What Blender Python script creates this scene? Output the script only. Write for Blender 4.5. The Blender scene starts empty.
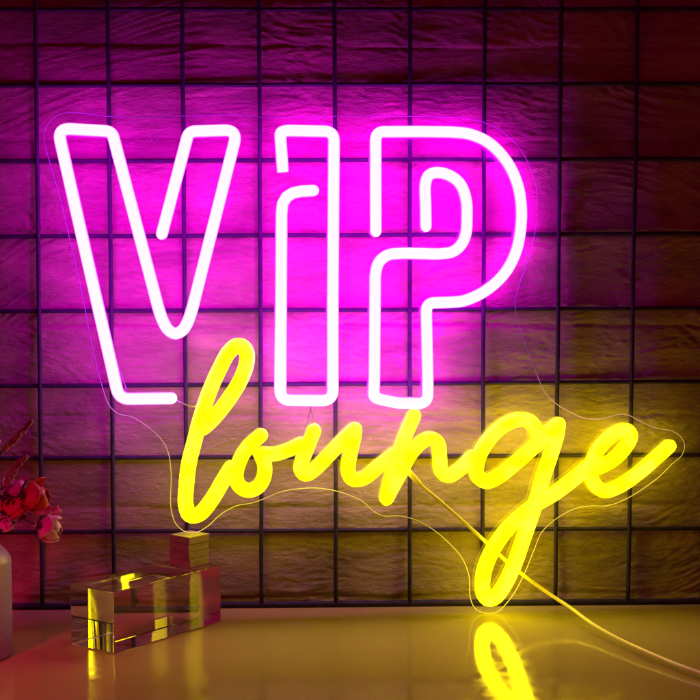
import bpy, bmesh, math, random
from mathutils import Vector, Matrix, noise
random.seed(7)
S = bpy.context.scene
COL = S.collection

# ------------------------------------------------------------------ camera
F = 1500.0; CAMH = 0.357; PITCH = math.atan(102/1500.0)
CAM = Vector((0, -1.5, CAMH))
cam_d = bpy.data.cameras.new('camera'); cam = bpy.data.objects.new('camera', cam_d); COL.objects.link(cam)
cam.location = CAM; cam.rotation_euler = (math.pi/2 - PITCH, 0, 0)
cam_d.sensor_fit = 'HORIZONTAL'; cam_d.sensor_width = 36; cam_d.lens = 36*F/700
cam_d.clip_start = 0.02; cam_d.clip_end = 50
S.camera = cam
_f = Vector((0, math.cos(PITCH), -math.sin(PITCH))); _u = Vector((0, math.sin(PITCH), math.cos(PITCH))); _r = Vector((1, 0, 0))
def ray(px, py): return (_f + _r*((px-350)/F) + _u*((350-py)/F))
def on_plane(px, py, p0, n):
    d = ray(px, py); return CAM + d*((p0-CAM).dot(n)/d.dot(n))
def on_table(px, py, z=0.0): return on_plane(px, py, Vector((0, 0, z)), Vector((0, 0, 1)))
def at_base(px, py, base):                       # the point seen at (px,py) standing over the table point seen at row `base`
    y = on_table(px, base).y
    return on_plane(px, py, Vector((0, y, 0)), Vector((0, 1, 0)))

# ------------------------------------------------------------------ helpers
def link(name, mesh, mats, parent=None, smooth=True):
    o = bpy.data.objects.new(name, mesh); COL.objects.link(o)
    for m in (mats if isinstance(mats, (list, tuple)) else [mats]): mesh.materials.append(m)
    if smooth:
        for p in mesh.polygons: p.use_smooth = True
    if parent:
        o.parent = parent; o.matrix_parent_inverse = parent.matrix_world.inverted() if False else Matrix.Translation(-parent.location)
    return o
def empty(name, loc, label=None, cat=None, group=None):
    o = bpy.data.objects.new(name, None); COL.objects.link(o); o.location = loc; o.empty_display_size = 0.02
    tag(o, label, cat, group); return o
def tag(o, label=None, cat=None, group=None, kind=None):
    if label: o['label'] = label
    if cat: o['category'] = cat
    if group: o['group'] = group
    if kind: o['kind'] = kind
def new_mesh(name, verts, faces, midx=None):
    me = bpy.data.meshes.new(name); me.from_pydata([tuple(v) for v in verts], [], faces); me.update()
    if midx: me.polygons.foreach_set('material_index', midx)
    return me

def catmull(pts, step=2.0, closed=False):
    P = [Vector(p) for p in pts]; n = len(P); out = []
    rng = range(n) if closed else range(n-1)
    for i in rng:
        p1, p2 = P[i], P[(i+1) % n]
        p0 = P[(i-1) % n] if (closed or i > 0) else p1*2-p2
        p3 = P[(i+2) % n] if (closed or i+2 < n) else p2*2-p1
        t0, t1 = 0.0, max(1e-6, (p1-p0).length**.5); t2 = t1+max(1e-6, (p2-p1).length**.5); t3 = t2+max(1e-6, (p3-p2).length**.5)
        k = max(1, int(round((p2-p1).length/step)))
        for j in range(k):
            t = t1+(t2-t1)*j/k
            A1 = p0*((t1-t)/(t1-t0))+p1*((t-t0)/(t1-t0)); A2 = p1*((t2-t)/(t2-t1))+p2*((t-t1)/(t2-t1)); A3 = p2*((t3-t)/(t3-t2))+p3*((t-t2)/(t3-t2))
            B1 = A1*((t2-t)/(t2-t0))+A2*((t-t0)/(t2-t0)); B2 = A2*((t3-t)/(t3-t1))+A3*((t-t1)/(t3-t1))
            out.append(B1*((t2-t)/(t2-t1))+B2*((t-t1)/(t2-t1)))
    if not closed: out.append(P[-1])
    return out
def rounded(pts, step=2.0):
    """polyline; each point (x, y[, r]) is a corner filleted with radius r (default 0)"""
    out = []; n = len(pts)
    for i, p in enumerate(pts):
        v = Vector(p[:2]); r = p[2] if len(p) > 2 else 0
        if r == 0 or i in (0, n-1): out.append(v); continue
        a = Vector(pts[i-1][:2])-v; b = Vector(pts[i+1][:2])-v
        la, lb = a.length, b.length; a.normalize(); b.normalize()
        half = a.angle(b)/2; t = min(r/math.tan(half), la*.49, lb*.49)
        for j in range(9):
            s = j/8; out.append((v+a*t)*(1-s)**2+v*2*s*(1-s)+(v+b*t)*s**2)
    res = [out[0]]
    for p in out[1:]:
        q = res[-1]; L = (p-q).length
        if L < .3: continue
        k = max(1, int(L/step))
        for j in range(1, k+1): res.append(q.lerp(p, j/k))
    return res
def tube3d(name, pts, rad, mat, parent=None, seg=8, closed=False, cap=True):
    """round tube through 3-D points; rad is a number or a function of 0..1"""
    n = len(pts); vs = []; fs = []
    prev = None
    for i, p in enumerate(pts):
        a = pts[(i-1) % n] if (closed or i) else p; b = pts[(i+1) % n] if (closed or i < n-1) else p
        t = (b-a).normalized()
        if prev is None:
            prev = t.cross(Vector((0, 1, 0.02)));
            if prev.length < .1: prev = t.cross(Vector((1, 0, 0)))
        u = (prev-t*prev.dot(t)).normalized(); prev = u; w = t.cross(u)
        r = rad(i/(n-1)) if callable(rad) else rad
        for k in range(seg):
            an = 2*math.pi*k/seg; vs.append(p+u*math.cos(an)*r+w*math.sin(an)*r)
    for i in range(n if closed else n-1):
        j = (i+1) % n
        for k in range(seg): fs.append((i*seg+k, i*seg+(k+1) % seg, j*seg+(k+1) % seg, j*seg+k))
    if cap and not closed:
        fs.append(tuple(range(seg-1, -1, -1))); fs.append(tuple((n-1)*seg+k for k in range(seg)))
    return link(name, new_mesh(name, vs, fs), mat, parent)
def box_verts(c, sx, sy, z0, z1, rz=0):
    ca, sa = math.cos(rz), math.sin(rz); v = []
    for z in (z0, z1):
        for a, b in ((-1, -1), (1, -1), (1, 1), (-1, 1)):
            x, y = a*sx/2, b*sy/2; v.append(Vector((c[0]+x*ca-y*sa, c[1]+x*sa+y*ca, z)))
    return v
BOXF = [(3, 2, 1, 0), (4, 5, 6, 7), (0, 1, 5, 4), (1, 2, 6, 5), (2, 3, 7, 6), (3, 0, 4, 7)]
def bevelled(name, verts, faces, w, mat, parent=None, seg=2):
    bm = bmesh.new(); V = [bm.verts.new(v) for v in verts]
    for f in faces: bm.faces.new([V[i] for i in f])
    bmesh.ops.recalc_face_normals(bm, faces=bm.faces)
    bmesh.ops.bevel(bm, geom=list(bm.edges), offset=w, segments=seg, affect='EDGES', profile=.5)
    me = bpy.data.meshes.new(name); bm.to_mesh(me); bm.free()
    return link(name, me, mat, parent, smooth=False)

# ------------------------------------------------------------------ materials
def mat(name):
    m = bpy.data.materials.new(name); m.use_nodes = True; nt = m.node_tree
    return m, nt, nt.nodes['Principled BSDF'], nt.nodes['Material Output']
def simple(name, col, rough=.5, **kw):
    m, nt, b, o = mat(name); b.inputs['Base Color'].default_value = (*col, 1); b.inputs['Roughness'].default_value = rough
    for k, v in kw.items(): b.inputs[k.replace('_', ' ')].default_value = v
    return m
def noise_col(m, c1, c2, scale, bump=0, dist=.001, stretch=(1, 1, 1), rough=None):
    nt = m.node_tree; b = nt.nodes['Principled BSDF']; N = nt.nodes.new; L = nt.links.new
    tc = N('ShaderNodeTexCoord'); mp = N('ShaderNodeMapping'); mp.inputs['Scale'].default_value = stretch
    L(tc.outputs['Object'], mp.inputs[0])
    nz = N('ShaderNodeTexNoise'); nz.inputs['Scale'].default_value = scale; nz.inputs['Detail'].default_value = 6; L(mp.outputs[0], nz.inputs['Vector'])
    rp = N('ShaderNodeValToRGB'); rp.color_ramp.elements[0].position = .3; rp.color_ramp.elements[1].position = .7
    rp.color_ramp.elements[0].color = (*c1, 1); rp.color_ramp.elements[1].color = (*c2, 1)
    L(nz.outputs[0], rp.inputs[0]); L(rp.outputs[0], b.inputs['Base Color'])
    if bump:
        bp = N('ShaderNodeBump'); bp.inputs['Strength'].default_value = bump; bp.inputs['Distance'].default_value = dist
        L(nz.outputs[0], bp.inputs['Height']); L(bp.outputs[0], b.inputs['Normal'])
    return m

def glow(name, col, strength, base=(.8, .8, .8), rough=.35, streak=0.0):
    m, nt, b, o = mat(name); b.inputs['Base Color'].default_value = (*base, 1); b.inputs['Roughness'].default_value = rough
    b.inputs['Emission Color'].default_value = (*col, 1); b.inputs['Emission Strength'].default_value = strength
    if streak:
        pale = nt.nodes.new('ShaderNodeValToRGB'); pale.color_ramp.elements[0].position = .42; pale.color_ramp.elements[1].position = .75
        pale.color_ramp.elements[0].color = (*col, 1); pale.color_ramp.elements[1].color = (col[0], col[1], .007, 1)
        N = nt.nodes.new; L = nt.links.new
        tc = N('ShaderNodeTexCoord'); nz = N('ShaderNodeTexNoise'); nz.inputs['Scale'].default_value = 38; nz.inputs['Detail'].default_value = 2
        L(tc.outputs['Object'], nz.inputs['Vector'])
        mr = N('ShaderNodeMapRange'); mr.inputs[1].default_value = .3; mr.inputs[2].default_value = .7
        mr.inputs[3].default_value = strength*(1-streak); mr.inputs[4].default_value = strength*(1+streak)
        L(nz.outputs[0], mr.inputs[0]); L(mr.outputs[0], b.inputs['Emission Strength']); L(nz.outputs[0], pale.inputs[0]); L(pale.outputs[0], b.inputs['Emission Color'])
    return m
MAG = (1.0, .0, 1.0)
M_WHITE = glow('tube_front_white', (1, .62, .70), 1.5)
M_PINK = glow('tube_shoulder_pink', (1, .24, .85), 1.5)
M_MAG = glow('tube_side_magenta', (1.0, .0, .7), 1.45)
M_MAGB = glow('tube_back_magenta', (1.0, .0, 2.6), 22.0)
M_MAGV = glow('tube_back_magenta_weaker', (1.0, .0, 2.7), 16.0)
M_YF = glow('tube_front_yellow', (1.0, .80, 0), 9.5, base=(.6, .5, .08), streak=.06)
M_YS = glow('tube_side_yellow', (1, .72, 0), 1.25, base=(.6, .5, .08))
M_YSS = glow('tube_underside_yellow', (1, .78, 0), 5.5, base=(.6, .5, .08))
M_YSG = glow('tube_tail_underside_yellow', (1, .78, 0), 8.5, base=(.6, .5, .08))
M_YL = glow('tube_back_yellow_weaker', (1, .86, 0), 2.6, base=(.6, .5, .08))
M_YB = glow('tube_back_yellow', (1, .84, 0), 5.4, base=(.6, .5, .08))

def wall_material():
    m, nt, b, o = mat('rough_stone_wallcovering'); N = nt.nodes.new; L = nt.links.new
    tc = N('ShaderNodeTexCoord')
    def nz(scale, stretch, det=6, rough=.6, dist=0.0):
        mp = N('ShaderNodeMapping'); mp.inputs['Scale'].default_value = stretch; L(tc.outputs['Object'], mp.inputs[0])
        n = N('ShaderNodeTexNoise'); n.inputs['Scale'].default_value = scale; n.inputs['Detail'].default_value = det
        n.inputs['Roughness'].default_value = rough; n.inputs['Distortion'].default_value = dist
        L(mp.outputs[0], n.inputs['Vector']); return n.outputs[0]
    a = nz(9, (1, 1, 3.2), 8, .62, .6); c = nz(210, (.5, 1, 1.25), 6, .7, .5); d = nz(3.5, (1, 1, 2))
    rp = N('ShaderNodeValToRGB'); rp.color_ramp.elements[0].position = .32; rp.color_ramp.elements[1].position = .72
    rp.color_ramp.elements[0].color = (.20, .150, .044, 1); rp.color_ramp.elements[1].color = (.46, .36, .115, 1)
    L(a, rp.inputs[0]); L(rp.outputs[0], b.inputs['Base Color'])
    b.inputs['Roughness'].default_value = .55; b.inputs['Specular IOR Level'].default_value = .35
    bp = N('ShaderNodeBump'); bp.inputs['Strength'].default_value = 1.0; bp.inputs['Distance'].default_value = .003; L(c, bp.inputs['Height'])
    bp2 = N('ShaderNodeBump'); bp2.inputs['Strength'].default_value = .5; bp2.inputs['Distance'].default_value = .004
    L(a, bp2.inputs['Height']); L(bp.outputs[0], bp2.inputs['Normal']); L(bp2.outputs[0], b.inputs['Normal'])
    return m

# ------------------------------------------------------------------ the setting
WA = on_table(0, 610.5); WB = on_table(700, 604.7)              # front foot of the wire grid, left and right
wdir = (WB-WA); wdir.z = 0; wdir.normalize(); wnor = Vector((wdir.y, -wdir.x, 0))   # towards the camera
WIRE_R = .0021
def wire_pt(px, py): return on_plane(px, py, WA, wnor)
YAW = math.atan2(wdir.y, wdir.x)
def wall_height(u, z):
    """relief (metres) of the brick-courses of the wall covering; u along the wall, z up"""
    course = .0905; zz = z-.010
    k = math.floor(zz/course); fz = zz/course-k
    off = (k % 2)*.5; L = .245
    kk = math.floor(u/L+off+.3*noise.noise(Vector((k*3.1, 0, 0)))); fu = u/L+off+.3*noise.noise(Vector((k*3.1, 0, 0)))-kk
    h = 0.0
    dz = min(fz, 1-fz)*course + .0012*noise.noise(Vector((u*30, k, 3)))
    du = min(fu, 1-fu)*L + .002*noise.noise(Vector((kk, z*50, 8)))
    h -= .0017*math.exp(-(dz/.0028)**2)*(.6+.8*noise.noise(Vector((u*12, k*4, 9))))
    h += .0022*noise.noise(Vector((u*3.0+7, k*5.1, 1)))*(fz-.5)*1.6
    h += .0020*noise.noise(Vector((u*7, z*16, k*2.0)))
    # flowing, split-stone ripples, bent differently in every brick
    ang = .6*noise.noise(Vector((u*2.5, k*9.1, 4)))
    uu = u*math.cos(ang)+z*math.sin(ang); vv = -u*math.sin(ang)+z*math.cos(ang)
    w = noise.noise(Vector((uu*20, vv*30, k)))
    a = noise.noise(Vector((uu*30+w*1.2, vv*170+w*2.5, k*3)))
    c = noise.noise(Vector((uu*75+w*2, vv*330+w*3, 7)))
    c2 = noise.noise(Vector((uu*160, vv*480, 17)))
    amp = .35+1.1*abs(noise.noise(Vector((u*9, z*9, 20))))
    h += amp*(.0009*a+.0011*c+.00045*c2)
    return h
def build_wall():
    us = []; u = -1.0
    while u < 1.0: us.append(u); u += .0016 if -.40 < u < .40 else .008
    zs = []; z = -.02
    while z < .95: zs.append(z); z += .0013 if z < .63 else .008
    base = (WA+WB)/2; org = Vector((base.x, base.y, 0))-wnor*(.004+WIRE_R*2-.001)
    nu, nz_ = len(us), len(zs); vs = []
    for z in zs:
        for u in us:
            p = org+wdir*u+wnor*wall_height(u, z); vs.append((p.x, p.y, z))
    fs = [(j*nu+i, j*nu+i+1, (j+1)*nu+i+1, (j+1)*nu+i) for j in range(nz_-1) for i in range(nu-1)]
    o = link('wall', new_mesh('wall', vs, fs), wall_material())
    tag(o, kind='structure'); return o
build_wall()

def table():
    m, nt, b, o = mat('glossy_white_table'); N = nt.nodes.new; L = nt.links.new
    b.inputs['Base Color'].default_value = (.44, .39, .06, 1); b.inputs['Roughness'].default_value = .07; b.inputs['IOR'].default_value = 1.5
    tc = N('ShaderNodeTexCoord'); mp = N('ShaderNodeMapping'); mp.inputs['Scale'].default_value = (1, 2.0, 1); L(tc.outputs['Object'], mp.inputs[0])
    n = N('ShaderNodeTexNoise'); n.inputs['Scale'].default_value = 14; n.inputs['Detail'].default_value = 3; L(mp.outputs[0], n.inputs['Vector'])
    bp = N('ShaderNodeBump'); bp.inputs['Strength'].default_value = .12; bp.inputs['Distance'].default_value = .0006; L(n.outputs[0], bp.inputs['Height']); L(bp.outputs[0], b.inputs['Normal'])
    n2 = N('ShaderNodeTexNoise'); n2.inputs['Scale'].default_value = 55; n2.inputs['Detail'].default_value = 8; L(tc.outputs['Object'], n2.inputs['Vector'])
    mr = N('ShaderNodeMapRange'); mr.inputs[1].default_value = .35; mr.inputs[2].default_value = .75; mr.inputs[3].default_value = .05; mr.inputs[4].default_value = .2
    L(n2.outputs[0], mr.inputs[0]); L(mr.outputs[0], b.inputs['Roughness'])
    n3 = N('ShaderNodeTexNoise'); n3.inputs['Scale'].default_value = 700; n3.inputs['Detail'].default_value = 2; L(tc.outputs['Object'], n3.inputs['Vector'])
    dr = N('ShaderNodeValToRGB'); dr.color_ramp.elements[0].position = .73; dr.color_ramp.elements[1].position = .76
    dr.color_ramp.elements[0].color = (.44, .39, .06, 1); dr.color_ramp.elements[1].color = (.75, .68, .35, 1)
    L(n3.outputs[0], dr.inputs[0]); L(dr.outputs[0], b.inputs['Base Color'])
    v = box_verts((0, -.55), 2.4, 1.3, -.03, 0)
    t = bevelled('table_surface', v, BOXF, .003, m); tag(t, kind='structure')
table()

# wire grid -------------------------------------------------------------
M_WIRE = noise_col(simple('black_coated_wire', (.02, .018, .02), .6, Specular_IOR_Level=.2), (.018, .014, .012), (.035, .028, .022), 90)
mid = (WA+WB)/2
grid = empty('wire_grid', Vector((mid.x, mid.y, 0)), 'black wire grid panel of square meshes standing against the rough stone wall', 'wire grid')
def wire_line(name, a, b, r, mat=M_WIRE, push=0.0):
    n = 14; sd = a.x*9+a.z*5; n = 40; up = (b-a).normalized().cross(wnor)
    pts = [a.lerp(b, i/n)-wnor*(r+push)+up*.0005*noise.noise(Vector((sd, i*.22, 2))) for i in range(n+1)]
    return tube3d(name, pts, r, mat, grid, seg=8)
ZTOP = wire_pt(350, -60).z
vt = [-42, 35, 107.5, 182, 259, 334.5, 410, 485, 561.5, 638, 714]
vb = [-30, 42, 114, 187.5, 261.5, 336, 410, 482.5, 555.5, 628.5, 702]
for a, b in zip(vt, vb):
    p = wire_pt(a, 8); q = wire_pt(b, 604)
    d = (p-q); top = q+d*((ZTOP-q.z)/d.z); bot = q+d*((.004-q.z)/d.z)
    wire_line('vertical_wire', bot, top, WIRE_R)
hz = [(-67, -66), (8.5, 8), (85, 83), (161, 158.5), (236.5, 233.5), (311.5, 308.5), (386.5, 382), (459, 455.5), (533, 529)]
for l, r in hz:
    a = wire_pt(0, l); b = wire_pt(700, r); d = b-a
    wire_line('horizontal_wire', a-d*.12, b+d*.12, WIRE_R, push=WIRE_R*1.2-.0002)
a = Vector((WA.x, WA.y, .0032)); b = Vector((WB.x, WB.y, .0032)); d = b-a
wire_line('bottom_rail', a-d*.12, b+d*.12, .0030)

# ------------------------------------------------------------------ the neon sign
# plane of the acrylic back panel: left foot stands on the wooden blocks, right foot on the table
Zr = on_table(485, 613.5)
Lf = at_base(190, 533, 620.6)
LEAN = .048
ey = (Zr.y-(Lf.y-LEAN*Lf.z))/(Zr.x-Lf.x)
s_n = Vector((ey, -1, LEAN)).normalized()      # towards the viewer
s_0 = Zr
def sp(px, py, off=0.0): return on_plane(px, py, s_0+s_n*off, s_n)
sign = empty('neon_sign', Zr, 'lit neon sign reading VIP lounge in pink white and yellow tube letters on clear acrylic', 'neon sign')

def neon(label, pts2, w, mats, dep=.0125, off=.001, flat_start=False, flat_end=False):
    """silicone flex tube: domed front, square sides, glued on the panel"""
    wd = w/1000.0*.97
    prof = []                                    # (side, depth, material)
    h = wd/2; K = 12
    for i in range(K+1):
        an = math.pi*i/K; prof.append((math.cos(an)*h, dep*.5+math.sin(an)*h*.85))
    prof.append((-h*.98, dep*.2)); prof.append((-h*.75, 0)); prof.append((h*.75, 0)); prof.append((h*.98, dep*.2))
    ns = len(prof); vs = []; fs = []; mi = []
    strokes = pts2 if isinstance(pts2[0], list) else [pts2]
    for q, st in enumerate(strokes):
        _stroke(st, off+.0003*q, dep, h, K, prof, ns, vs, fs, mi, flat_start, flat_end)
    o = link('letter', new_mesh('letter', vs, fs, mi), mats, sign); o['label'] = label
    return o
def _stroke(pts2, off, dep, h, K, prof, ns, vs, fs, mi, flat_start, flat_end):
    P2 = [pts2[0]]
    for p in pts2[1:]:
        if (p-P2[-1]).length > .25: P2.append(p)
    P = [sp(p.x, p.y, off+dep*.55) for p in P2]; n = len(P); v0 = len(vs)
    def ring(c, t, sc):
        side = t.cross(s_n).normalized()
        for a, b in prof: vs.append(c+side*a*sc+s_n*((b-dep*.55)*(sc if sc < 1 else 1)))
    rings = []
    def tang(i): return (P[min(i+1, n-1)]-P[max(i-1, 0)]).normalized()
    if not flat_start:
        for k in (80, 60, 40, 20):
            an = math.radians(k); rings.append((P[0]-tang(0)*math.sin(an)*h, tang(0), math.cos(an)))
    else: rings.append((P[0]-tang(0)*.0006, tang(0), .9))
    for i in range(n): rings.append((P[i], tang(i), 1.0))
    if not flat_end:
        for k in (20, 40, 60, 80):
            an = math.radians(k); rings.append((P[-1]+tang(n-1)*math.sin(an)*h, tang(n-1), math.cos(an)))
    else: rings.append((P[-1]+tang(n-1)*.0006, tang(n-1), .9))
    for r in rings: ring(*r)
    m = len(rings)
    for i in range(m-1):
        for k in range(ns):
            fs.append((v0+i*ns+k, v0+i*ns+(k+1) % ns, v0+(i+1)*ns+(k+1) % ns, v0+(i+1)*ns+k))
            if k < K: mi.append(2 if k in (0, K-1) else 1 if k in (1, K-2) else 0)
            elif k in (K+1, K+2, K+3): mi.append(3)
            else: mi.append(2)
    fs.append(tuple(v0+k for k in range(ns-1, -1, -1))); mi.append(0); fs.append(tuple(v0+(m-1)*ns+k for k in range(ns))); mi.append(0)
PK = [M_WHITE, M_PINK, M_MAG, M_MAGB]; PKV = [M_WHITE, M_PINK, M_MAG, M_MAGV]; YLW = [M_YF, M_YSS, M_YSS, M_YL]; YLG = [M_YF, M_YSG, M_YSG, M_YB]; YL = [M_YF, M_YS, M_YS, M_YB]
V2 = lambda pts: [Vector(p) for p in pts]
Vp = rounded([(162, 233.5), (188.8, 131.5, 9), (237.5, 130, 10), (195, 298)], 2.5)[:-1]+catmull([(195, 298), (191.5, 311), (188, 321), (183, 329.5), (175.5, 333.5), (168, 329.5), (162.5, 320), (159, 310), (156, 299)], 2.5)[:-1]+rounded([(156, 299), (112, 131.5, 9), (57.5, 128.2, 10), (119, 399, 13), (171, 398.2)], 2.5)
neon('capital V outlined in a pink white tube', Vp, 12, PKV)
ip = rounded([(282.8, 171), (280, 132, 9), (288, 130.6), (334, 131.5, 10), (332.7, 300), (332.7, 400.5, 11), (280.5, 400, 10), (281.5, 214), (282.5, 204), (286.5, 197), (293, 193), (301, 191.3), (313, 190.6)], 2.5)
neon('capital I outlined in a pink white tube', ip, 12, PK, flat_start=True)
Pp = (rounded([(375.7, 231), (375.5, 131.8, 9), (420, 131.6), (450, 132)], 2.5)[:-1] +
      catmull([(450, 132), (469.4, 134.2), (488.8, 143), (506.5, 161.5), (517, 183.3), (521, 205), (520.7, 226.7), (516, 251), (504.7, 272.9), (485.7, 290.5), (464, 300.6), (448, 302.3)], 2.5)[:-1] +
      rounded([(448, 302.3), (426, 302.8, 9), (427.2, 360), (427.6, 382), (427.5, 403.5, 10), (398, 402.8), (382, 399.6), (373.5, 397, 7), (374.3, 380), (375, 290)], 2.5)[:-1] +
      catmull([(375, 290), (375.4, 274), (379, 262), (388, 255), (400, 253.4), (420, 253.5), (440, 253.8), (453, 251.5), (461.5, 244), (465.8, 233), (466.8, 218.6), (466, 199.6), (460, 184), (449, 175.3), (436, 172.6), (428.5, 175.5), (425.3, 184), (425.5, 205), (425.8, 226)], 2.5))
neon('capital P outlined in a pink white tube', Pp, 12, PK)
YW = 14.8
neon('script letter l in yellow tube', catmull([(203, 428), (212, 420), (226, 403), (239, 383), (246, 366), (247, 354), (243.5, 347), (237, 345.5), (229, 352), (219, 370), (208.5, 394), (200, 420), (194, 443), (189, 463), (186.3, 486), (185.8, 505), (190, 515.3), (199, 514.5), (211, 501), (223, 481), (231, 468)], 2.5), YW, YLW)
neon('script letter o in yellow tube', catmull([(260.5, 435.5), (248, 447), (240, 460), (236, 476), (239.5, 486), (248, 490.5), (258, 487), (264, 477), (264.5, 464), (261, 455.5), (259.5, 453.3), (264, 453.8), (275, 454), (288, 450), (301, 444)], 2.5), YW, [M_YF, M_YS, M_YS, M_YL], off=.0012)
neon('script letter u in yellow tube', [catmull([(314, 431), (308, 446), (302, 462), (301, 470), (305.5, 474.5), (314, 470), (329, 455), (345, 438), (354, 429.5)], 2.5)]+[catmull([(355, 429.5), (354, 438), (350.5, 453), (348.3, 470), (352, 479), (363, 478.5), (378, 467), (394, 454)], 2.5)], YW, YL, off=.0016)
neon('script letter n in yellow tube', [catmull([(414, 416), (406, 434), (396, 462), (388, 490), (386.5, 498)], 2.5), catmull([(387, 498), (390, 492), (400, 474), (410, 455), (422, 442), (431, 438.5), (438, 443), (439.8, 456), (441.5, 471), (448, 476), (459, 470), (472, 457)], 2.5)], YW, YL, off=.0020)
neon('script letter g with a long looped tail in yellow tube', [catmull([(539, 440), (536.5, 430), (530, 421.5), (520, 419.5), (503, 426), (488, 441), (478, 460), (477.5, 475), (486, 481.5), (498, 477), (518, 461), (538, 443), (551, 430), (558, 424.5)], 2.5), catmull([(558.5, 424.5), (556.5, 437), (551, 455), (543.5, 477), (536, 503), (524, 538), (514, 566), (503, 588), (494.5, 598), (487.5, 599), (483, 590), (484.5, 571), (493, 550), (507, 530), (524, 514), (537, 504), (554, 494), (574, 479), (588, 467)], 2.5)], YW, YLG, off=.0014)
neon('script letter e in yellow tube', catmull([(589, 471), (600, 467), (613, 460), (625, 448), (631, 436), (628, 430.5), (621, 430.5), (609, 438), (597, 452), (591, 469), (594, 483), (604, 491), (619, 486.5), (640, 472), (656, 458), (669, 446.5)], 2.5), YW, YL, off=.0020)

OUT = [(48, 124), (44, 136), (49, 160), (60, 198), (68, 232), (84, 304), (92, 346), (102, 386), (109, 405), (118, 413.6), (132, 417), (148, 427), (161, 439), (168, 452), (171, 472), (171, 508), (176, 524), (185, 531.5), (196, 532.5), (208, 526), (220, 515), (236, 506), (252, 503), (266, 498), (280, 492), (297, 489), (316, 488), (336, 491), (362, 501), (372, 510), (382, 515.6), (400, 516), (416, 520), (433, 529.5), (450, 544), (462, 558), (469, 576), (470, 596), (474, 607), (482, 612.5), (496, 612.5), (506, 604), (516, 590), (526, 570), (534, 550), (542, 532), (556, 519), (574, 509), (590, 506), (608, 505.6), (626, 499), (644, 488), (660, 476), (672, 464), (682, 455), (684.5, 444), (680, 436), (672, 431), (656, 428), (640, 421), (628, 415), (618, 414.5), (602, 418.6), (584, 418), (570, 412), (558, 405), (546, 394), (532.6, 363), (521, 331), (515, 304), (519, 286), (530, 254), (537, 217), (535, 181), (520, 149), (498, 129), (470, 119), (420, 116.5), (345, 116), (262, 117), (235, 115), (120, 117), (62, 113.5)]
OC = catmull(OUT, 3, closed=True)
def acrylic():
    m, nt, b, o = mat('clear_acrylic_sheet'); N = nt.nodes.new; L = nt.links.new
    tr = N('ShaderNodeBsdfTransparent'); tr.inputs[0].default_value = (.985, .985, .985, 1)
    gl = N('ShaderNodeBsdfGlossy'); gl.inputs['Roughness'].default_value = .03
    mx = N('ShaderNodeMixShader'); mx.inputs[0].default_value = .035
    L(tr.outputs[0], mx.inputs[1]); L(gl.outputs[0], mx.inputs[2]); L(mx.outputs[0], o.inputs[0])
    bm = bmesh.new(); vs = [bm.verts.new(sp(p.x, p.y, 0)) for p in OC]; bm.faces.new(vs)
    bmesh.ops.triangulate(bm, faces=bm.faces); me = bpy.data.meshes.new('acrylic_panel'); bm.to_mesh(me); bm.free()
    pan = link('acrylic_panel', me, m, sign, smooth=False)
    # the cut edge, glowing faintly with the light piped through the sheet: magenta high, yellow low
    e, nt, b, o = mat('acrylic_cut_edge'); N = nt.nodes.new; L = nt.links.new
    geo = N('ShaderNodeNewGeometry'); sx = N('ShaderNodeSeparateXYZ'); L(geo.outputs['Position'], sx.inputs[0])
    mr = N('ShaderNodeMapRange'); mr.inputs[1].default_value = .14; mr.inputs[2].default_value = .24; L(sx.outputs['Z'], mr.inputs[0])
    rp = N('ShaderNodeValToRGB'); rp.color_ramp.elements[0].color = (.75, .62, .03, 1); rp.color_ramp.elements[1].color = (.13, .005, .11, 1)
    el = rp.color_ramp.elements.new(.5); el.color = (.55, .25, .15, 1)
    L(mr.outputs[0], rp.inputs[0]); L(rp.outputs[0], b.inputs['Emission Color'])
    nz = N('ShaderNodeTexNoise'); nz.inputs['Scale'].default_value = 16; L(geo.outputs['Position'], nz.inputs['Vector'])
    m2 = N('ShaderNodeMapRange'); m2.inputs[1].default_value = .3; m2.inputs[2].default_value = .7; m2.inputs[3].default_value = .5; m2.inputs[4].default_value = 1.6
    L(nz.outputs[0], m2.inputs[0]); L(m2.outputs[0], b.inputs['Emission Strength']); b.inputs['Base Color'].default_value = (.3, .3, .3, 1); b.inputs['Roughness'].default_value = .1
    ed = tube3d('cut_edge', [sp(p.x, p.y, 0) for p in OC], .00036, e, None, seg=6, closed=True)
    ed.parent = pan
    for (hx, hy) in ((154.5, 139), (357.5, 138)):
        c = catmull([(hx+3.4*math.cos(a*math.pi/6), hy+3.4*math.sin(a*math.pi/6)) for a in range(12)], 1.2, closed=True)
        h = tube3d('mounting_hole_rim', [sp(p.x, p.y, 0) for p in c], .0003, e, None, seg=5, closed=True)
        h.parent = pan
acrylic()

# thin clear lead wires between the letters
M_LEAD = simple('clear_lead_wire', (.75, .7, .62), .25, Transmission_Weight=.3)
def lead(pts, r=.0006):
    P = catmull(pts, 1.5); tube3d('lead_wire', [sp(p.x, p.y, .004) for p in P], r, M_LEAD, sign, seg=6)
lead([(176, 400), (184, 404), (192, 406.5), (198, 405.5), (204, 400)])
lead([(309, 404), (310.5, 409), (308.5, 416), (307, 424), (306, 432)])
lead([(311.5, 404), (311, 410), (313, 417), (314, 424)])
lead([(110, 344), (116, 360), (122, 376), (127, 391)], .0005)

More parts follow.
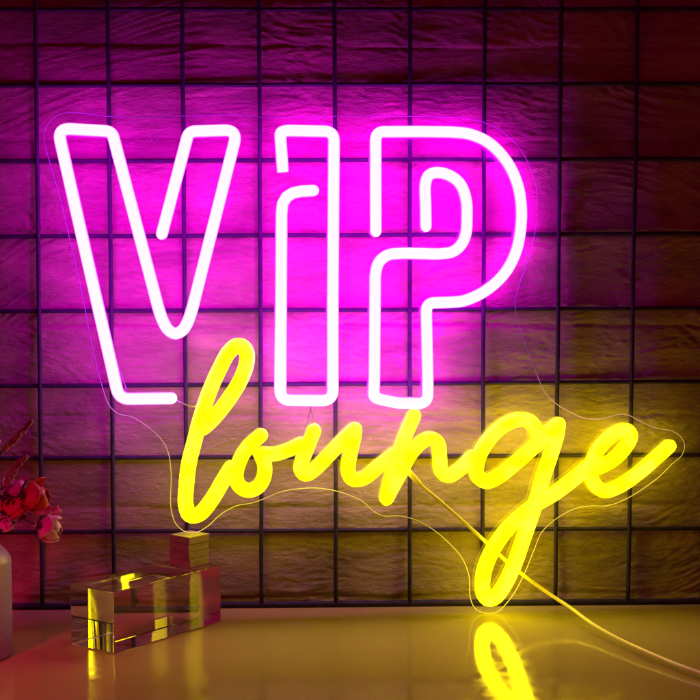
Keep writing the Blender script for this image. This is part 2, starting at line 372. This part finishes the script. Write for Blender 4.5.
# power cable
M_CAB = simple('translucent_power_cable', (.80, .76, .12), .35, Subsurface_Weight=.0, Coat_Weight=.4)
cb = [sp(407, 470, -.004), sp(420, 484, -.004), sp(440, 501, -.004), sp(465, 523, -.004), sp(488, 544, -.004), sp(504, 559, -.003)]
cb += [at_base(x, y, b_) for x, y, b_ in ((522, 574, 613.0), (545, 591, 617), (570, 607.5, 624), (592, 623.5, 634.5), (615, 637, 645.5), (640, 649, 656.5), (662, 658.5, 665), (683, 667, 673), (705, 675, 680.5), (735, 687, 692), (770, 706, 710))]
P = catmull(cb, .004)
tube3d('power_cable', P, .0018, M_CAB, sign, seg=12)

tube3d('strain_relief', [P[0].lerp(P[5], t) for t in (0, .2, .4, .6, .8, 1)], lambda t: .0034-.0008*t, M_CAB, sign, seg=14)

# ------------------------------------------------------------------ acrylic block and wooden tiles
m, nt, b, o = mat('clear_acrylic_block'); b.inputs['Base Color'].default_value = (.95, .93, .70, 1); b.inputs['Roughness'].default_value = .0
b.inputs['Transmission Weight'].default_value = 1; b.inputs['IOR'].default_value = 1.49; M_GLASS = m
n0 = on_table(114.3, 654.6); r0 = on_table(220.9, 623.6); BROT = 1.35
dx = (r0-n0).normalized(); dx.rotate(Matrix.Rotation(math.radians(BROT), 3, 'Z')); dy = Vector((-dx.y, dx.x, 0))
def reach(d, px):                                # length along d from the near corner until column px
    k = (px-350)/F; g = lambda p: (p-CAM).dot(_r)-k*(p-CAM).dot(_f)
    return -g(n0)/(g(n0+d)-g(n0))
Lx = reach(dx, 220.9); Ly = reach(dy, 71.0)
H = at_base(114, 592, 654).z
vs = []
for z in (.0006, H):
    for a, b_ in ((0, 0), (Lx, 0), (Lx, Ly), (0, Ly)):
        p = n0+dx*a+dy*b_; vs.append(Vector((p.x, p.y, z)))
blk = bevelled('acrylic_block', vs, BOXF, .0007, M_GLASS)
tag(blk, 'clear rectangular acrylic block lying on the table under the wooden tiles', 'acrylic block')
print('block', Lx, Ly, H, 'sign foot', Lf, 'foot', Zr)

M_WOOD = noise_col(simple('pale_wood', (.55, .4, .25), .5), (.38, .36, .12), (.56, .54, .20), 60, .4, .0004, (1, 1, 4))
zt = sp(190, 533).z-.0004; nlay = 4; th = (zt-H)/nlay
cxy = (sp(190, 533))+Vector((0, 0, 0))
wl = ['bottom tile of the small wooden stack on the clear block', 'second lowest tile of the small wooden stack on the clear block', 'second highest tile of the small wooden stack on the clear block', 'top tile of the small wooden stack, right under the neon letter l']
for k in range(nlay):
    z0 = H+.0002+k*th; jx = random.uniform(-.0011, .0011); jy = random.uniform(-.0008, .0008)
    v = box_verts((cxy.x+jx, cxy.y+jy-.001), .027, .0265, z0, z0+th-.0003, math.radians(45+8+random.uniform(-3, 3)))
    t = bevelled('wooden_tile', v, BOXF, .0005, M_WOOD); tag(t, wl[k], 'wooden tile', 'wooden tiles stacked under the sign')

# ------------------------------------------------------------------ vase and flowers
M_CER = noise_col(simple('cream_ceramic', (.7, .62, .52), .35), (.36, .30, .20), (.44, .37, .27), 25)
vb_ = at_base(11, 600, 656); VR = .036; vc = Vector((vb_.x-VR, vb_.y, 0))
def lathe(name, prof, c, mat, parent=None, seg=48):
    vs = []; fs = []
    for r, z in prof:
        for k in range(seg):
            an = 2*math.pi*k/seg; vs.append((c.x+r*math.cos(an), c.y+r*math.sin(an), z))
    for i in range(len(prof)-1):
        for k in range(seg): fs.append((i*seg+k, i*seg+(k+1) % seg, (i+1)*seg+(k+1) % seg, (i+1)*seg+k))
    fs.append(tuple(range(seg-1, -1, -1)))
    return link(name, new_mesh(name, vs, fs), mat, parent)
zs = at_base(5, 551, 656).z; zb = at_base(11, 558, 656).z
vase = lathe('vase', [(VR*.90, 0), (VR*.97, .001), (VR, .004), (VR*1.0, zb*.5), (VR, zb-.004), (VR*.985, zb), (VR*.88, zs-.001), (VR*.76, zs+.0035), (VR*.6, zs+.007), (VR*.42, zs+.010), (VR*.34, zs+.014), (VR*.34, zs+.022), (VR*.38, zs+.026), (VR*.34, zs+.026), (VR*.30, zs+.02), (VR*.30, .01)], vc, M_CER)
tag(vase, 'cream ceramic vase with sloping shoulder at the left edge holding flowers', 'vase')
mouth = vc+Vector((0, 0, zs+.02))
def fp(px, py, dy=0.0): return on_plane(px, py, vc+Vector((0, dy, 0)), Vector((0, 1, 0)))
def petal_mat(name, c1, c2, trans=.3):
    m = simple(name, c1, .55, Subsurface_Weight=.35); m.node_tree.nodes['Principled BSDF'].inputs['Subsurface Radius'].default_value = (.004, .002, .002)
    return noise_col(m, c1, c2, 110, .25, .0005)
M_RED = petal_mat('red_petal', (.55, .02, .02), (.75, .07, .04)); M_PINKP = petal_mat('pink_petal', (.62, .10, .25), (.75, .2, .35))
M_PEACH = petal_mat('peach_petal', (.75, .42, .30), (.85, .6, .42)); M_STEM = noise_col(simple('stem_green', (.05, .06, .03), .6), (.04, .035, .02), (.09, .08, .04), 80)
M_SPIKE = noise_col(simple('dried_seed_spike', (.4, .2, .1), .6), (.30, .08, .05), (.5, .26, .12), 120, .5, .001)
def petal(verts, faces, c, axis, side, L, W, cup, curl, n=9, mseg=8):
    """one cupped petal rising from c along axis, facing side"""
    axis = axis.normalized(); side = (side-axis*side.dot(axis)).normalized(); tan = axis.cross(side)
    b0 = len(verts)
    for i in range(n):
        t = i/(n-1); w = W*(math.sin(math.pi*min(1, t*.74+.12)))**.6
        for j in range(mseg+1):
            s = (j/mseg-.5)*2
            ph = s*w/max(cup, 1e-4)
            bul = math.sin(t*math.pi*.62)**.8
            rr = cup*bul*(1+.06*noise.noise(Vector((s*2, t*3, L*900))))
            out = side*(rr*math.cos(ph*1.0)-curl*t**4*-1.0)+tan*(rr*math.sin(ph))
            edge = .04*L*noise.noise(Vector((s*3+L*100, t*2, cup*1000)))
            verts.append(c+out+axis*(L*t-.22*L*abs(s)**3*t+edge*t))
    for i in range(n-1):
        for j in range(mseg):
            a = b0+i*(mseg+1)+j; faces.append((a, a+1, a+mseg+2, a+mseg+1))
def blossom(parent, c, axis, R, L, mat, count=9, name='blossom'):
    verts = []; faces = []; axis = axis.normalized()
    ref = axis.cross(Vector((.3, .2, .9))).normalized(); oth = axis.cross(ref)
    for k in range(count):
        an = k*2.4+random.uniform(-.2, .2); rr = R*(1.0-.055*k) ; side = ref*math.cos(an)+oth*math.sin(an)
        petal(verts, faces, c-axis*(.0004*k), axis+side*(.10 if k < 3 else .03), side, L*(.86 if k < 3 else 1-.015*k)*random.uniform(.92, 1.05), R*1.05, rr, R*random.uniform(-.3, .1) if k < 3 else -R*random.uniform(.3, .6))
    o = link(name, new_mesh(name, verts, faces), mat, parent)
    md = o.modifiers.new('thick', 'SOLIDIFY'); md.thickness = .0005
    return o
def stem(parent, tip, r=.0011, bend=.010):
    a = mouth+Vector((random.uniform(-.006, .006), random.uniform(-.006, .006), -.03)); m1 = mouth+Vector((random.uniform(-.006, .006), 0, .006))
    m2 = m1.lerp(tip, .5)+Vector((0, 0, bend))
    tube3d('stem', catmull([a, m1, m2, tip], .003), r, M_STEM, parent, seg=7)
def flower(label, px, py, R, L, axis, mat, dy=0, sepal=True, group='artificial flowers in the vase', name='flower', count=12):
    e = empty(name, vc+Vector((0, 0, zs+.02)), label, 'flower', group)
    c = fp(px, py, dy); axis = axis.normalized(); base = c-axis*L*.5
    blossom(e, base, axis, R, L, mat, count); stem(e, base+axis*.001)
    if sepal:
        vs = []; fs = []
        ref = axis.cross(Vector((.3, .2, .9))).normalized(); oth = axis.cross(ref)
        for k in range(5):
            s = ref*math.cos(k*1.257)+oth*math.sin(k*1.257); petal(vs, fs, base-axis*.001, axis, s, L*.45, R*.35, R*.98, R*.12, 6, 4)
        o = link('sepals', new_mesh('sepals', vs, fs), M_STEM, e)
    return e
flower('open red blossom turned right above the peach bud', 37.5, 497, .0155, .029, Vector((.9, -.25, .12)), M_RED, 0)
flower('peach rosebud hanging right below the red blossom', 50.5, 529, .0130, .025, Vector((.8, -.2, -.18)), M_PEACH, -.006)
flower('small magenta bloom behind and left of the red blossom', 17, 487, .0115, .021, Vector((.1, -.2, 1)), M_PINKP, .012)
flower('tiny pink bud peeking out right above the peach rosebud', 57, 510.5, .0042, .012, Vector((.9, 0, .3)), M_PINKP, .010, sepal=False, count=5)
flower('small pale peach blossom at the left edge just above the vase', 6, 524, .0075, .013, Vector((.3, -.8, .5)), M_PEACH, -.012)
flower('pink bloom cut by the left edge highest of the flowers', -7, 438, .008, .014, Vector((.5, -.3, .8)), M_PINKP, 0)
flower('dark red bloom low behind the stems near the vase mouth', 15, 505, .0145, .020, Vector((-.2, -.7, .6)), M_RED, .004)
def spike(label, pts, r):
    e = empty('seed_spike', vc+Vector((0, 0, zs+.02)), label, 'seed spike', 'dried seed spikes in the vase')
    P = [fp(x, y) for x, y in pts]; Q = catmull(P, .0009); n = len(Q)
    bm = bmesh.new()
    for i, q in enumerate(Q):
        t = i/(n-1); rr = r*(.40+.62*math.sin(math.pi*min(1, t*.9+.12)))
        d = (Q[min(i+1, n-1)]-Q[max(i-1, 0)]).normalized(); u = d.cross(Vector((0, 1, 0))).normalized(); w = d.cross(u)
        for k in range(5):
            an = random.uniform(0, 6.28); s = (u*math.cos(an)+w*math.sin(an))
            mtx = Matrix.Translation(q+s*rr*.62+d*random.uniform(0, .001)) @ (s+d*.9).to_track_quat('Z', 'Y').to_matrix().to_4x4() @ Matrix.Diagonal((.0009, .0009, .0019, 1))
            bmesh.ops.create_icosphere(bm, subdivisions=1, radius=random.uniform(.55, 1.2), matrix=mtx)
    me = bpy.data.meshes.new('seed_head'); bm.to_mesh(me); bm.free(); link('seed_head', me, M_SPIKE, e)
    stem(e, Q[0], .0009, .004)
spike('longer dried seed spike, the upper of the two, pointing up right', [(3, 450), (14, 440), (24, 430), (31, 421)], .0029)
spike('thicker dried seed spike, the lower of the two, above the red blossom', [(6, 486), (11, 474), (19, 463), (26, 457)], .0042)

# ------------------------------------------------------------------ light
W = bpy.data.worlds.new('World'); S.world = W; W.use_nodes = True
W.node_tree.nodes['Background'].inputs[0].default_value = (.125, .0, .028, 1); W.node_tree.nodes['Background'].inputs[1].default_value = 1.0
ld = bpy.data.lights.new('added_red_spot', 'SPOT'); ld.energy = 38.0; ld.color = (1, .0, .28); ld.spot_size = math.radians(30); ld.spot_blend = 1.0; ld.shadow_soft_size = .06  # added fill spot, not a room fixture: reddens the left table, vase and flowers
lo = bpy.data.objects.new('added_red_fill', ld); COL.objects.link(lo); lo.location = (-.62, -1.15, .55)
lo.rotation_euler = (Vector((-.43, -.34, .02))-lo.location).to_track_quat('-Z', 'Y').to_euler()

S.render.engine = 'CYCLES'
c = S.cycles; c.use_denoising = True; c.max_bounces = 16; c.transmission_bounces = 12; c.transparent_max_bounces = 16; c.glossy_bounces = 6; c.diffuse_bounces = 4
c.caustics_reflective = True; c.caustics_refractive = True; c.sample_clamp_indirect = 6
S.view_settings.view_transform = 'Standard'; S.view_settings.look = 'None'; S.view_settings.exposure = 0; S.view_settings.gamma = 1
